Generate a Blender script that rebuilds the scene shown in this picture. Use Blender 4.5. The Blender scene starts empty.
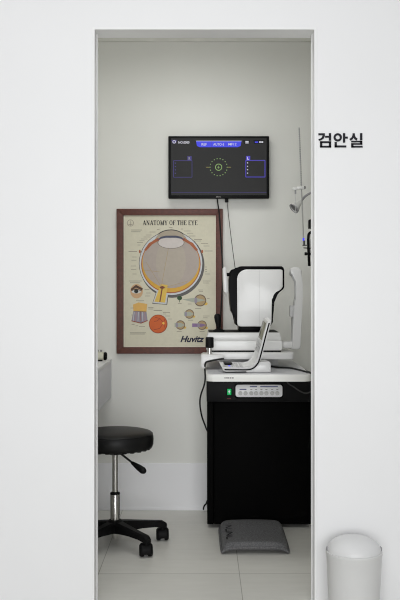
import bpy, bmesh, math, random
from mathutils import Vector, Matrix, Euler
random.seed(7)
PI = math.pi
scene = bpy.context.scene
COL = scene.collection

# ------------------------------------------------------------------ camera model
F, VX, VY, EYE = 900.0, 204.0, 295.0, 1.18          # focal length in pixels, vanishing point, eye height
def W(px, py, Y):
    """point of the room that the photograph shows at (px, py), at distance Y"""
    return Vector(((px - VX) * Y / F, Y, EYE - (py - VY) * Y / F))
def X_(px, Y): return (px - VX) * Y / F
def Z_(py, Y): return EYE - (py - VY) * Y / F

# ------------------------------------------------------------------ materials
def srgb(r, g, b):
    def f(c):
        c /= 255.0
        return c / 12.92 if c <= 0.04045 else ((c + 0.055) / 1.055) ** 2.4
    return (f(r), f(g), f(b), 1.0)
def mat(name, col, rough=0.5, metal=0.0, vary=0.04, scale=12.0, bump=0.0, bscale=200.0, coat=0.0, emit=None, estr=0.0, spec=0.5):
    m = bpy.data.materials.new(name); m.use_nodes = True
    nt = m.node_tree; N = nt.nodes; L = nt.links
    b = N['Principled BSDF']
    b.inputs['Roughness'].default_value = rough
    b.inputs['Metallic'].default_value = metal
    b.inputs['Coat Weight'].default_value = coat
    b.inputs['Specular IOR Level'].default_value = spec
    tc = N.new('ShaderNodeTexCoord')
    nz = N.new('ShaderNodeTexNoise'); nz.inputs['Scale'].default_value = scale; nz.inputs['Detail'].default_value = 4
    L.new(tc.outputs['Object'], nz.inputs['Vector'])
    r = N.new('ShaderNodeValToRGB')
    c = col
    r.color_ramp.elements[0].color = (c[0]*(1-vary), c[1]*(1-vary), c[2]*(1-vary), 1)
    r.color_ramp.elements[1].color = (min(1, c[0]*(1+vary)), min(1, c[1]*(1+vary)), min(1, c[2]*(1+vary)), 1)
    r.color_ramp.elements[0].position = 0.3; r.color_ramp.elements[1].position = 0.7
    L.new(nz.outputs['Fac'], r.inputs['Fac']); L.new(r.outputs['Color'], b.inputs['Base Color'])
    if bump:
        n2 = N.new('ShaderNodeTexNoise'); n2.inputs['Scale'].default_value = bscale; n2.inputs['Detail'].default_value = 3
        L.new(tc.outputs['Object'], n2.inputs['Vector'])
        bp = N.new('ShaderNodeBump'); bp.inputs['Strength'].default_value = bump; bp.inputs['Distance'].default_value = 0.002
        L.new(n2.outputs['Fac'], bp.inputs['Height']); L.new(bp.outputs['Normal'], b.inputs['Normal'])
    if emit:
        b.inputs['Emission Color'].default_value = emit; b.inputs['Emission Strength'].default_value = estr
    return m
def flat(name, r, g, b, rough=0.6): return mat(name, srgb(r, g, b), rough, vary=0.03, scale=60)
def glow(name, r, g, b, s=1.0):
    c = srgb(r, g, b)
    return mat(name, (0.004, 0.004, 0.004, 1), 0.4, emit=c, estr=s, spec=0.1)

M = {}
M['wall_front'] = mat('white_lacquered_wall', (0.86, 0.86, 0.865, 1), 0.42, vary=0.006, scale=3, bump=0.02, bscale=60)
M['wall'] = mat('offwhite_painted_wall', (0.80, 0.80, 0.765, 1), 0.7, vary=0.012, scale=4, bump=0.04, bscale=90)
M['base'] = mat('white_baseboard', (0.88, 0.88, 0.90, 1), 0.45, vary=0.01, scale=5)
M['ceil'] = mat('ceiling_paint', (0.72, 0.72, 0.68, 1), 0.8)
M['mould'] = mat('ceiling_moulding', (0.8, 0.8, 0.75, 1), 0.6)
M['bead'] = mat('white_corner_bead', (0.88, 0.88, 0.88, 1), 0.3, vary=0.01)
M['steel'] = mat('chrome_steel', (0.62, 0.61, 0.59, 1), 0.18, 1.0, vary=0.03)
M['darksteel'] = mat('dark_steel', (0.08, 0.08, 0.08, 1), 0.35, 0.7)
M['leather'] = mat('black_vinyl', (0.005, 0.005, 0.0053, 1), 0.45, vary=0.1, bump=0.15, bscale=260, spec=0.3)
M['blackplastic'] = mat('black_plastic', (0.004, 0.004, 0.0043, 1), 0.55, vary=0.08, spec=0.16)
M['blackgloss'] = mat('black_gloss_plastic', (0.0025, 0.0025, 0.003, 1), 0.4, spec=0.06)
M['blackpanel'] = mat('black_cabinet_board', (0.0018, 0.0018, 0.0018, 1), 0.6, vary=0.12, scale=40, bump=0.1, bscale=500, spec=0.04)
M['blackstrip'] = mat('charcoal_panel', (0.004, 0.004, 0.0048, 1), 0.45, vary=0.06, spec=0.15)
M['whiteplastic'] = mat('white_abs_plastic', (0.70, 0.70, 0.695, 1), 0.3, vary=0.01, coat=0.15)
M['panelwhite'] = mat('white_membrane_panel', (0.9, 0.9, 0.93, 1), 0.3, vary=0.01)
M['lilactop'] = mat('pale_lilac_top', (0.60, 0.60, 0.63, 1), 0.35, vary=0.01)
M['warmwhite'] = mat('white_laminate_top', (0.80, 0.80, 0.77, 1), 0.35, vary=0.01)
M['greyplastic'] = mat('light_grey_plastic', (0.55, 0.55, 0.55, 1), 0.4)
M['midgrey'] = mat('grey_plastic', (0.30, 0.30, 0.31, 1), 0.45)
M['rodgrey'] = mat('brushed_grey_rod', (0.36, 0.36, 0.35, 1), 0.5)
M['rodlight'] = mat('pale_grey_lamp_plastic', (0.62, 0.62, 0.60, 1), 0.4)
M['desk'] = mat('pale_lilac_grey_laminate', (0.80, 0.80, 0.85, 1), 0.5, vary=0.01)
M['felt'] = mat('grey_felt', (0.135, 0.135, 0.14, 1), 0.95, vary=0.35, scale=160, bump=0.8, bscale=350)
M['feltink'] = mat('black_stitching', (0.012, 0.012, 0.013, 1), 0.9)
M['bin'] = mat('white_bin_plastic', (0.70, 0.70, 0.695, 1), 0.35, vary=0.01)
M['binlid'] = mat('white_bin_lid_plastic', (0.74, 0.74, 0.74, 1), 0.4, vary=0.01)
M['rubber'] = mat('black_rubber_cable', (0.005, 0.005, 0.005, 1), 0.55, spec=0.3)
M['greycable'] = mat('grey_cable', (0.05, 0.05, 0.05, 1), 0.5)
M['sign'] = mat('charcoal_acrylic_letters', srgb(24, 24, 32), 0.5, spec=0.2)
M['cream'] = mat('cream_plastic', (0.62, 0.61, 0.50, 1), 0.4)
M['lcd'] = mat('grey_green_lcd', (0.22, 0.22, 0.17, 1), 0.25)

# floor tiles: 0.6 x 1.2 m porcelain, fine grout
def floor_mat():
    m = bpy.data.materials.new('greige_porcelain_tiles'); m.use_nodes = True
    nt = m.node_tree; N = nt.nodes; L = nt.links; b = N['Principled BSDF']
    tc = N.new('ShaderNodeTexCoord'); mp = N.new('ShaderNodeMapping')
    mp.inputs['Location'].default_value = (0.447 + 0.597*10, -3.813 + 1.2*10, 0)
    L.new(tc.outputs['Object'], mp.inputs['Vector'])
    br = N.new('ShaderNodeTexBrick'); br.offset = 0.0; br.squash = 1.0
    br.inputs['Scale'].default_value = 1.0; br.inputs['Mortar Size'].default_value = 0.0017
    br.inputs['Mortar Smooth'].default_value = 0.2; br.inputs['Brick Width'].default_value = 0.597; br.inputs['Row Height'].default_value = 1.2
    br.inputs['Color1'].default_value = (1, 1, 1, 1); br.inputs['Color2'].default_value = (0.97, 0.97, 0.97, 1); br.inputs['Mortar'].default_value = (0.55, 0.54, 0.52, 1)
    L.new(mp.outputs['Vector'], br.inputs['Vector'])
    m2 = N.new('ShaderNodeMapping'); m2.inputs['Scale'].default_value = (2.0, 7.0, 1.0)
    L.new(tc.outputs['Object'], m2.inputs['Vector'])
    nz = N.new('ShaderNodeTexNoise'); nz.inputs['Scale'].default_value = 3.5; nz.inputs['Detail'].default_value = 6
    L.new(m2.outputs['Vector'], nz.inputs['Vector'])
    cr = N.new('ShaderNodeValToRGB')
    cr.color_ramp.elements[0].position = 0.3; cr.color_ramp.elements[0].color = (0.72, 0.71, 0.665, 1)
    cr.color_ramp.elements[1].position = 0.7; cr.color_ramp.elements[1].color = (0.76, 0.75, 0.705, 1)
    L.new(nz.outputs['Fac'], cr.inputs['Fac'])
    mx = N.new('ShaderNodeMix'); mx.data_type = 'RGBA'; mx.blend_type = 'MULTIPLY'; mx.inputs['Factor'].default_value = 1.0
    L.new(cr.outputs['Color'], mx.inputs['A']); L.new(br.outputs['Color'], mx.inputs['B'])
    L.new(mx.outputs['Result'], b.inputs['Base Color'])
    b.inputs['Roughness'].default_value = 0.42
    return m
M['floor'] = floor_mat()
def wood_mat():
    m = bpy.data.materials.new('mahogany_frame_wood'); m.use_nodes = True
    nt = m.node_tree; N = nt.nodes; L = nt.links; b = N['Principled BSDF']
    tc = N.new('ShaderNodeTexCoord'); mp = N.new('ShaderNodeMapping'); mp.inputs['Scale'].default_value = (30, 30, 30)
    L.new(tc.outputs['Object'], mp.inputs['Vector'])
    nz = N.new('ShaderNodeTexNoise'); nz.inputs['Scale'].default_value = 2.0; nz.inputs['Detail'].default_value = 5
    L.new(mp.outputs['Vector'], nz.inputs['Vector'])
    cr = N.new('ShaderNodeValToRGB')
    cr.color_ramp.elements[0].color = srgb(76, 37, 27); cr.color_ramp.elements[1].color = srgb(98, 49, 36)
    cr.color_ramp.elements[0].position = 0.3; cr.color_ramp.elements[1].position = 0.7
    L.new(nz.outputs['Fac'], cr.inputs['Fac']); L.new(cr.outputs['Color'], b.inputs['Base Color'])
    b.inputs['Roughness'].default_value = 0.5
    return m
M['wood'] = wood_mat()
# printed inks of the chart
INK = dict(paper=(212, 207, 186), border=(226, 222, 204), ink=(46, 42, 42), faint=(150, 142, 126), navy=(22, 22, 52),
           sclera=(206, 208, 210), edge=(58, 56, 58), choroid=(168, 92, 54), retina=(214, 166, 62), vitreous=(176, 164, 156),
           vitlight=(180, 170, 157), lens=(208, 200, 196), iris=(70, 74, 96), cornea=(172, 160, 142), nerve=(222, 186, 84),
           nervecore=(120, 62, 46), skin=(206, 168, 128), lid=(86, 60, 46), eyewhite=(212, 212, 208), pupil=(38, 44, 42),
           block=(222, 176, 96), blockgrey=(150, 142, 156), blockpink=(190, 140, 130), fundus=(206, 96, 38), fundusrim=(150, 62, 30),
           vein=(150, 52, 30), disc=(236, 190, 84), globe=(176, 152, 112), globerim=(112, 92, 76), tree=(44, 78, 44), cone=(168, 172, 158),
           purple=(138, 112, 152), shadow=(96, 92, 90), caption=(126, 120, 108))
for k, v in INK.items(): M['ink_' + k] = flat('printed_' + k, *v)
# screen colours
M['scr_bg'] = mat('dark_display', (0.012, 0.012, 0.012, 1), 0.35, emit=srgb(58, 58, 58), estr=0.5, spec=0.08)
M['scr_blue'] = glow('display_blue', 74, 78, 226); M['scr_line'] = glow('display_violet_line', 84, 76, 190)
M['scr_dim'] = glow('display_dim_violet', 74, 68, 128); M['scr_white'] = glow('display_white', 205, 205, 215)
M['scr_green'] = glow('display_green', 140, 172, 108); M['scr_amber'] = glow('display_amber', 150, 140, 84); M['scr_dark'] = glow('display_black', 14, 14, 16)
M['green_lamp'] = glow('green_switch_lamp', 30, 170, 90, 1.0); M['blue_glow'] = glow('blue_emitter', 70, 70, 230, 1.4)
M['lilacink'] = flat('lilac_marking', 104, 106, 150); M['greyink'] = flat('grey_marking', 150, 148, 146); M['redink'] = flat('red_marking', 120, 30, 40)

# ------------------------------------------------------------------ mesh builder
class MB:
    def __init__(s): s.bm = bmesh.new(); s.mats = []
    def mi(s, m):
        if m is None: return 0
        if m not in s.mats: s.mats.append(m)
        return s.mats.index(m)
    def faces_from(s, vs, fs, m=None):
        i = s.mi(m); bv = [s.bm.verts.new(v) for v in vs]; out = []
        for f in fs:
            try:
                q = s.bm.faces.new([bv[k] for k in f]); q.material_index = i; out.append(q)
            except ValueError: pass
        return bv, out
    def box(s, x0, x1, y0, y1, z0, z1, m=None, bev=0.0, seg=2):
        vs = [(x, y, z) for x in (x0, x1) for y in (y0, y1) for z in (z0, z1)]
        fs = [(0,1,3,2), (4,6,7,5), (0,4,5,1), (2,3,7,6), (0,2,6,4), (1,5,7,3)]
        bv, bf = s.faces_from(vs, fs, m)
        if bev:
            es = list({e for f in bf for e in f.edges})
            bmesh.ops.bevel(s.bm, geom=es, offset=bev, segments=seg, affect='EDGES', profile=0.5)
        return s
    def prism(s, pts, ext, m=None, bev=0.0, seg=2):
        """closed outline pts (3D points) swept along ext"""
        ext = Vector(ext); pts = [Vector(p) for p in pts]; n = len(pts)
        vs = pts + [p + ext for p in pts]
        fs = [tuple(range(n)), tuple(reversed(range(n, 2*n)))] + [(i, i+n, (i+1) % n + n, (i+1) % n) for i in range(n)]
        bv, bf = s.faces_from(vs, fs, m)
        if bev:
            es = list(bf[0].edges) + list(bf[1].edges)
            bmesh.ops.bevel(s.bm, geom=es, offset=bev, segments=seg, affect='EDGES', profile=0.5)
        return s
    def lathe(s, prof, o, axis=(0, 0, 1), n=32, m=None):
        """prof: (radius, distance along the axis)"""
        q = Vector((0, 0, 1)).rotation_difference(Vector(axis).normalized()); o = Vector(o)
        vs = []; fs = []; rows = []
        for r, t in prof:
            if r < 1e-6: rows.append([len(vs)]); vs.append(o + q @ Vector((0, 0, t)))
            else:
                rows.append(list(range(len(vs), len(vs)+n)))
                for k in range(n):
                    a = 2*PI*k/n; vs.append(o + q @ Vector((r*math.cos(a), r*math.sin(a), t)))
        for a, b in zip(rows, rows[1:]):
            for k in range(n):
                k2 = (k+1) % n
                if len(a) == 1 and len(b) == 1: continue
                if len(a) == 1: fs.append((a[0], b[k], b[k2]))
                elif len(b) == 1: fs.append((a[k], b[0], a[k2]))
                else: fs.append((a[k], b[k], b[k2], a[k2]))
        for row, rev in ((rows[0], False), (rows[-1], True)):
            if len(row) > 1: fs.append(tuple(row if rev else reversed(row)))
        s.faces_from(vs, fs, m); return s
    def tube(s, pts, rad, n=10, m=None, smooth=True, sub=6):
        pts = [Vector(p) for p in pts]; rads = rad if isinstance(rad, (list, tuple)) else [rad]*len(pts)
        if smooth and len(pts) > 2:
            P = []; R = []
            for i in range(len(pts)-1):
                a = pts[max(i-1, 0)]; b = pts[i]; c = pts[i+1]; d = pts[min(i+2, len(pts)-1)]
                for k in range(sub):
                    t = k/sub
                    P.append(0.5*((2*b) + (c-a)*t + (2*a-5*b+4*c-d)*t*t + (3*b-a-3*c+d)*t*t*t)); R.append(rads[i]*(1-t)+rads[i+1]*t)
            P.append(pts[-1]); R.append(rads[-1]); pts, rads = P, R
        vs = []; fs = []; up = None
        for i, p in enumerate(pts):
            t = (pts[min(i+1, len(pts)-1)] - pts[max(i-1, 0)]).normalized()
            if up is None:
                up = Vector((0, 0, 1)) if abs(t.z) < 0.9 else Vector((1, 0, 0))
            u = (up - t*up.dot(t)).normalized(); up = u; v = t.cross(u)
            for k in range(n):
                a = 2*PI*k/n; vs.append(p + (u*math.cos(a) + v*math.sin(a))*rads[i])
        for i in range(len(pts)-1):
            for k in range(n):
                fs.append((i*n+k, i*n+(k+1) % n, (i+1)*n+(k+1) % n, (i+1)*n+k))
        fs.append(tuple(reversed(range(n)))); fs.append(tuple(range((len(pts)-1)*n, len(pts)*n)))
        s.faces_from(vs, fs, m); return s
    def loft(s, rows, m=None):
        """rows: equal-length loops, capped at both ends"""
        n = len(rows[0]); vs = [Vector(p) for r in rows for p in r]; fs = []
        for i in range(len(rows)-1):
            for k in range(n): fs.append((i*n+k, i*n+(k+1) % n, (i+1)*n+(k+1) % n, (i+1)*n+k))
        fs.append(tuple(reversed(range(n)))); fs.append(tuple(range((len(rows)-1)*n, len(rows)*n)))
        s.faces_from(vs, fs, m); return s
    def poly(s, pts, m=None): s.faces_from(pts, [tuple(range(len(pts)))], m); return s
    # flat print, drawn in the plane at distance Y
    def ppoly(s, pp, Y, m): return s.poly([W(x, y, Y) for x, y in pp], m)
    def pdisc(s, cx, cy, rx, ry, Y, m, a0=0, a1=360, n=40):
        p = [(cx + rx*math.cos(math.radians(a0+(a1-a0)*k/n)), cy + ry*math.sin(math.radians(a0+(a1-a0)*k/n))) for k in range(n if a1-a0 >= 360 else n+1)]
        return s.ppoly(p, Y, m)
    def pring(s, cx, cy, r0, r1, Y, m, a0=0, a1=360, n=40, ky=1.0):
        i = s.mi(m)
        for k in range(n):
            a = math.radians(a0+(a1-a0)*k/n); b = math.radians(a0+(a1-a0)*(k+1)/n)
            s.ppoly([(cx+r0*math.cos(a), cy+ky*r0*math.sin(a)), (cx+r1*math.cos(a), cy+ky*r1*math.sin(a)), (cx+r1*math.cos(b), cy+ky*r1*math.sin(b)), (cx+r0*math.cos(b), cy+ky*r0*math.sin(b))], Y, m)
        return s
    def prect(s, x0, y0, x1, y1, Y, m): return s.ppoly([(x0, y0), (x1, y0), (x1, y1), (x0, y1)], Y, m)
    def pline(s, pp, w, Y, m):
        for (x0, y0), (x1, y1) in zip(pp, pp[1:]):
            d = Vector((x1-x0, y1-y0)); 
            if d.length < 1e-6: continue
            nn = Vector((-d.y, d.x)).normalized()*w/2
            s.ppoly([(x0+nn.x, y0+nn.y), (x1+nn.x, y1+nn.y), (x1-nn.x, y1-nn.y), (x0-nn.x, y0-nn.y)], Y, m)
        return s
    def xf(s, mtx): bmesh.ops.transform(s.bm, matrix=mtx, verts=s.bm.verts); return s
    def build(s, name, m=None, parent=None, origin=None, smooth=35, norm=True, label=None):
        o0 = Vector(origin) if origin is not None else (root_loc(parent) if parent else Vector((0, 0, 0)))
        bmesh.ops.translate(s.bm, verts=s.bm.verts, vec=-o0)
        if norm: bmesh.ops.recalc_face_normals(s.bm, faces=s.bm.faces)
        me = bpy.data.meshes.new(name); s.bm.to_mesh(me); s.bm.free()
        for q in (s.mats if s.mats else [m]): me.materials.append(q)
        if smooth:
            for p in me.polygons: p.use_smooth = True
            me.set_sharp_from_angle(angle=math.radians(smooth))
        o = bpy.data.objects.new(name, me); COL.objects.link(o)
        if parent: o.parent = parent
        else: o.location = o0
        if label: o['label'] = label
        return o
def root_loc(o):
    while o.parent: o = o.parent
    return o.location.copy()
def thing(name, label, cat, loc, group=None):
    o = bpy.data.objects.new(name, None); o.empty_display_size = 0.05; COL.objects.link(o)
    o.location = loc; tag(o, label, cat, group); return o
def tag(o, label, cat, group=None):
    o['label'] = label; o['category'] = cat
    if group: o['group'] = group
    return o
def struct(o): o['kind'] = 'structure'; return o
def text_obj(name, s, x0, y0, x1, y1, Y, m, parent, bold=0.0, shear=0.0, rot=0.0, depth=0.0):
    """lettering filling the rectangle (x0,y0)-(x1,y1) of the plane at distance Y"""
    cu = bpy.data.curves.new(name, 'FONT'); cu.body = s; cu.size = 1.0; cu.offset = bold; cu.shear = shear
    t = bpy.data.objects.new(name, cu); COL.objects.link(t)
    bpy.context.view_layer.update()
    me = bpy.data.meshes.new_from_object(t.evaluated_get(bpy.context.evaluated_depsgraph_get()))
    bpy.data.objects.remove(t); bpy.data.curves.remove(cu)
    P = [(v.co.x, v.co.y) for v in me.vertices]
    if rot: P = [(y, -x) for x, y in P]
    a0 = min(p[0] for p in P); a1 = max(p[0] for p in P); b0 = min(p[1] for p in P); b1 = max(p[1] for p in P)
    o0 = root_loc(parent)
    for v, (x, y) in zip(me.vertices, P):
        v.co = W(x0 + (x-a0)/(a1-a0)*(x1-x0), y1 - (y-b0)/(b1-b0)*(y1-y0), Y) - o0
    me.materials.clear(); me.materials.append(m); me.name = name
    o = bpy.data.objects.new(name, me); COL.objects.link(o); o.parent = parent
    return o
def rrect(x0, y0, x1, y1, r, n=5):
    """rounded rectangle outline, 2D"""
    out = []
    for cx, cy, a in ((x1-r, y0+r, -90), (x1-r, y1-r, 0), (x0+r, y1-r, 90), (x0+r, y0+r, 180)):
        for k in range(n+1):
            t = math.radians(a + 90*k/n); out.append((cx + r*math.cos(t), cy + r*math.sin(t)))
    return out

# ------------------------------------------------------------------ the setting
YF, JT, YB = 3.40, 0.115, 4.94               # face of the front wall, its thickness, the back wall
CEIL = 2.66
XL, XR = X_(94.4, YF), X_(314.5, YF); HEAD = Z_(29.3, YF)
SEAM = X_(397, YF)
mb = MB(); mb.box(-3.2, 3.4, -2.6, YB+0.1, -0.1, 0.0)
struct(mb.build('floor', M['floor'], smooth=0))
# front wall with the doorway, one outline
mb = MB()
out = [(-2.6, 0), (XL, 0), (XL, HEAD), (XR, HEAD), (XR, 0), (SEAM, 0), (SEAM, 3.0), (-2.6, 3.0)]
mb.prism([(x, YF, z) for x, z in out], (0, JT, 0))
struct(mb.build('wall_front', M['wall_front'], smooth=0))
mb = MB(); mb.box(SEAM+0.0055, 2.8, YF+0.001, YF+JT, 0, 3.0)
struct(mb.build('wall_front_right', M['wall_front'], smooth=0))
mb = MB(); mb.box(SEAM, SEAM+0.0055, YF+0.0035, YF+JT, 0, 3.0)
struct(mb.build('trim_3', M['wall_front'], smooth=0))
# slim door stops on both jambs
for nm, x0_, x1_ in (('trim_4', XL, XL+0.0042), ('trim_5', XR-0.0042, XR)):
    mb = MB(); mb.box(x0_, x1_, YF+0.064, YF+0.078, 0, HEAD, bev=0.001); struct(mb.build(nm, M['bead'], smooth=0))
mb = MB(); mb.box(-1.2, 1.5, YB, YB+0.1, 0, CEIL+0.1); struct(mb.build('wall_back', M['wall'], smooth=0))
mb = MB(); mb.box(-1.2, -1.1, YF+JT, YB, 0, CEIL+0.1); struct(mb.build('wall_left', M['wall'], smooth=0))
mb = MB(); mb.box(1.4, 1.5, YF+JT, YB, 0, CEIL+0.1); struct(mb.build('wall_right', M['wall'], smooth=0))
mb = MB(); mb.box(-1.1, 1.4, YF+JT, YB, CEIL, CEIL+0.1); struct(mb.build('ceiling', M['ceil'], smooth=0))
# corner bead of the doorway: slim raised strip round the opening
mb = MB(); w = 0.0085
o = [(XL, 0), (XL, HEAD), (XR, HEAD), (XR, 0), (XR+w, 0), (XR+w, HEAD+w), (XL-w, HEAD+w), (XL-w, 0)]
mb.prism([(x, YF-0.003, z) for x, z in o], (0, 0.003, 0), bev=0.001)
struct(mb.build('trim_1', M['bead'], smooth=0))
# ceiling moulding on the back wall
mb = MB(); mb.box(-1.1, 1.4, YB-0.02, YB, Z_(41, YB-0.02), CEIL, bev=0.003); struct(mb.build('trim_2', M['mould'], smooth=0))
# tall baseboard with a small foot strip
mb = MB(); mb.box(-1.1, 1.4, YB-0.006, YB, 0, Z_(463, YB), bev=0.001)
mb.box(-1.1, 1.4, YB-0.014, YB-0.005, 0, 0.014, bev=0.002)
struct(mb.build('baseboard_back', M['base'], smooth=0))

# ------------------------------------------------------------------ door sign
def sg(x): return 312 + x/6.667
def sy(y): return 125 + y/6.667
sign = thing('room_sign', 'dark raised Korean letters 검안실 on the white wall right of the doorway', 'sign', W(340.5, 147.5, YF))
def stroke(mb, pts, th=None):
    mb.prism([W(sg(x), sy(y), YF-0.004) for x, y in pts], (0, 0.004, 0))
def srect(mb, x0, y0, x1, y1): stroke(mb, [(x0, y0), (x1, y0), (x1, y1), (x0, y1)])
mb = MB()                                                   # 검
stroke(mb, [(43, 55), (86, 55), (86, 68), (84, 80), (76, 92), (62, 101), (48, 105), (43, 94), (56, 90), (66, 82), (71, 68), (43, 68)])
srect(mb, 113, 54, 128, 104); srect(mb, 88, 72, 114, 84)
srect(mb, 54, 108, 128, 120); srect(mb, 54, 138, 128, 150); srect(mb, 54, 108, 69, 150); srect(mb, 113, 108, 128, 150)
mb.build('letter', M['sign'], sign, smooth=0)
mb = MB()                                                   # 안
ci = 36
for k in range(ci):
    a, b = 2*PI*k/ci, 2*PI*(k+1)/ci
    c = lambda t, r: (172 + r*math.cos(t), 82 + r*0.98*math.sin(t))
    stroke(mb, [c(a, 14), c(a, 28), c(b, 28), c(b, 14)])
srect(mb, 207, 54, 222, 117); srect(mb, 221, 77, 239, 90)
srect(mb, 151, 113, 166, 149); srect(mb, 151, 136, 229, 149)
mb.build('letter', M['sign'], sign, smooth=0)
mb = MB()                                                   # 실
stroke(mb, [(271, 55), (286, 55), (286, 66), (291, 80), (305, 92), (297, 103), (284, 94), (278, 84), (272, 94), (259, 104), (250, 93), (265, 81), (271, 66)])
srect(mb, 321, 54, 336, 101)
srect(mb, 262, 105, 336, 115); srect(mb, 321, 105, 336, 131); srect(mb, 262, 121, 336, 131); srect(mb, 262, 121, 277, 150); srect(mb, 262, 139, 338, 150)
mb.build('letter', M['sign'], sign, smooth=0)

# ------------------------------------------------------------------ wall monitor
YT = 4.875
tv = thing('wall_monitor', 'black flat monitor on the back wall showing a dark measuring screen', 'monitor', (X_(218.7, YT), YT, Z_(198.5, YT)))
mb = MB(); x0, x1, z0, z1 = X_(168.3, YT), X_(269.2, YT), Z_(198.3, YT), Z_(136, YT)
mb.box(x0, x1, YT, YT+0.035, z0, z1, bev=0.004)
mb.box(x0+0.1, x1-0.1, YT+0.03, YB, z0+0.08, z1-0.06, bev=0.004)
mb.build('casing', M['blackplastic'], tv)
YS = YT - 0.0008
mb = MB(); mb.prism([W(*p, YS) for p in ((171, 138.2), (266.6, 138.2), (266.6, 195.2), (171, 195.2))], (0, 0.0006, 0))
scr = mb.build('screen', M['scr_bg'], tv, smooth=0)
YG = YS - 0.0006
# gradient-free bars and marks of the displayed page
mb = MB(); mb.ppoly([(196.0, 141), (241.5, 141), (240.6, 146), (237.5, 147.2), (200, 147.2), (197, 146)], YG, M['scr_blue'])
mb.pline([(196, 141), (241.5, 141)], 0.5, YG-0.0003, M['scr_white'])
for x in (211.6, 225.8): mb.pline([(x, 141.3), (x, 147)], 0.35, YG-0.0003, M['scr_line'])
tb = mb.build('tab_bar', None, scr, smooth=0, norm=False)
YG2 = YG - 0.0006
text_obj('display_text', 'REF', 201.5, 143, 206.8, 145.6, YG2, M['scr_white'], scr, 0.01)
text_obj('display_text', 'AUTO-3', 213.2, 143, 224, 145.6, YG2, M['scr_white'], scr, 0.01)
text_obj('display_text', 'MF12', 228.4, 143, 236.5, 145.4, YG2, M['scr_white'], scr, 0.01)
text_obj('display_text', 'NO.0000', 178.2, 141.2, 189.4, 143.6, YG2, M['scr_white'], scr, 0.02)
mb = MB(); mb.ppoly([(171.4, 140), (177, 140), (175.8, 143.4), (172.6, 143.4)], YG, M['scr_dim'])
mb.pring(174.2, 141.8, 1.0, 1.7, YG2, M['scr_white'], n=16)
mb.build('display_icon', None, scr, smooth=0, norm=False)
mb = MB(); mb.ppoly([(243, 140.2), (250, 140.2), (249, 144), (244, 144)], YG, M['scr_dark']); mb.prect(245.4, 141, 248.6, 143.4, YG2, M['scr_white'])
mb.pline([(245.4, 142.2), (248.6, 142.2)], 0.4, YG2-0.0003, M['scr_dark'])
mb.build('display_icon', None, scr, smooth=0, norm=False)
mb = MB(); mb.ppoly([(253.2, 140.2), (264.6, 140.2), (263.6, 143.6), (254.2, 143.6)], YG, M['scr_dark'])
mb.prect(254.8, 141.5, 258.2, 142.8, YG2, M['scr_blue']); mb.prect(259.2, 141.3, 260.8, 142.8, YG2, M['scr_white']); mb.prect(261.3, 141.3, 263.2, 142.8, YG2, M['scr_white'])
mb.build('display_icon', None, scr, smooth=0, norm=False)
mb = MB(); cx, cy = 218.6, 167.2                              # alignment target
for k in range(18):
    a = 2*PI*k/18; mb.pdisc(cx+8.6*math.cos(a), cy+8.6*math.sin(a), 0.52, 0.52, YG, M['scr_green'], n=8)
mb.build('alignment_ring', None, scr, smooth=0, norm=False)
mb = MB(); mb.pring(cx, cy, 2.8, 3.5, YG, M['scr_green'], n=28)
mb.build('target_circle', None, scr, smooth=0, norm=False)
mb = MB(); mb.pline([(cx-1.5, cy), (cx+1.5, cy)], 0.4, YG, M['scr_green']); mb.pline([(cx, cy-1.5), (cx, cy+1.5)], 0.4, YG-0.0003, M['scr_green'])
mb.build('target_cross', None, scr, smooth=0, norm=False)
for sx in (-1, 1):
    mb = MB(); mb.pline([(cx+sx*9.4, cy), (cx+sx*12.4, cy)], 0.55, YG, M['scr_amber']); mb.build('target_dash', None, scr, smooth=0, norm=False)
def frame_box(x0, y0, x1, y1, wdt, m, tagx, letter, name):
    mb = MB(); mb.pline([(x0, y0), (x1, y0)], wdt, YG, m); mb.pline([(x0, y1), (x1, y1)], wdt, YG, m)
    mb.pline([(x0, y0), (x0, y1)], wdt, YG-0.0002, m); mb.pline([(x1, y0), (x1, y1)], wdt, YG-0.0002, m)
    mb.prect(tagx, y0-4.4, tagx+4.2, y0, YG-0.0003, m)
    for k in range(4): mb.prect(x0+1.2, y0+2+3.4*k, x0+2.3, y0+3+3.4*k, YG-0.0004, M['scr_dim'] if name == 'R' else M['scr_white'])
    mb.build('data_box', None, scr, smooth=0, norm=False)
    text_obj('display_text', letter, tagx+1.2, y0-3.6, tagx+3.0, y0-0.8, YG2-0.0004, M['scr_white'] if name == 'L' else M['greyink'], scr, 0.03)
frame_box(173.6, 160.6, 192, 177.2, 0.5, M['scr_dim'], 187.4, 'R', 'R')
frame_box(245.8, 160.4, 265, 177, 0.7, M['scr_line'], 246, 'L', 'L')
mb = MB(); mb.prect(167.5+3.5, 192.2, 266.6, 192.5, YG, M['scr_dim']); mb.build('display_line', None, scr, smooth=0, norm=False)
mb = MB(); mb.pring(217.0, 196.8, 0.35, 0.75, YG, M['greyink'], n=16); mb.prect(218.1, 196.2, 218.5, 197.4, YG, M['greyink']); mb.prect(218.1, 197.1, 219, 197.4, YG-0.0001, M['greyink']); mb.pring(220.1, 196.8, 0.35, 0.7, YG, M['greyink'], a0=20, a1=320, n=12)
mb.build('logo', None, tv, smooth=0, norm=False, label='small pale maker mark on the lower bezel')

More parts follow.
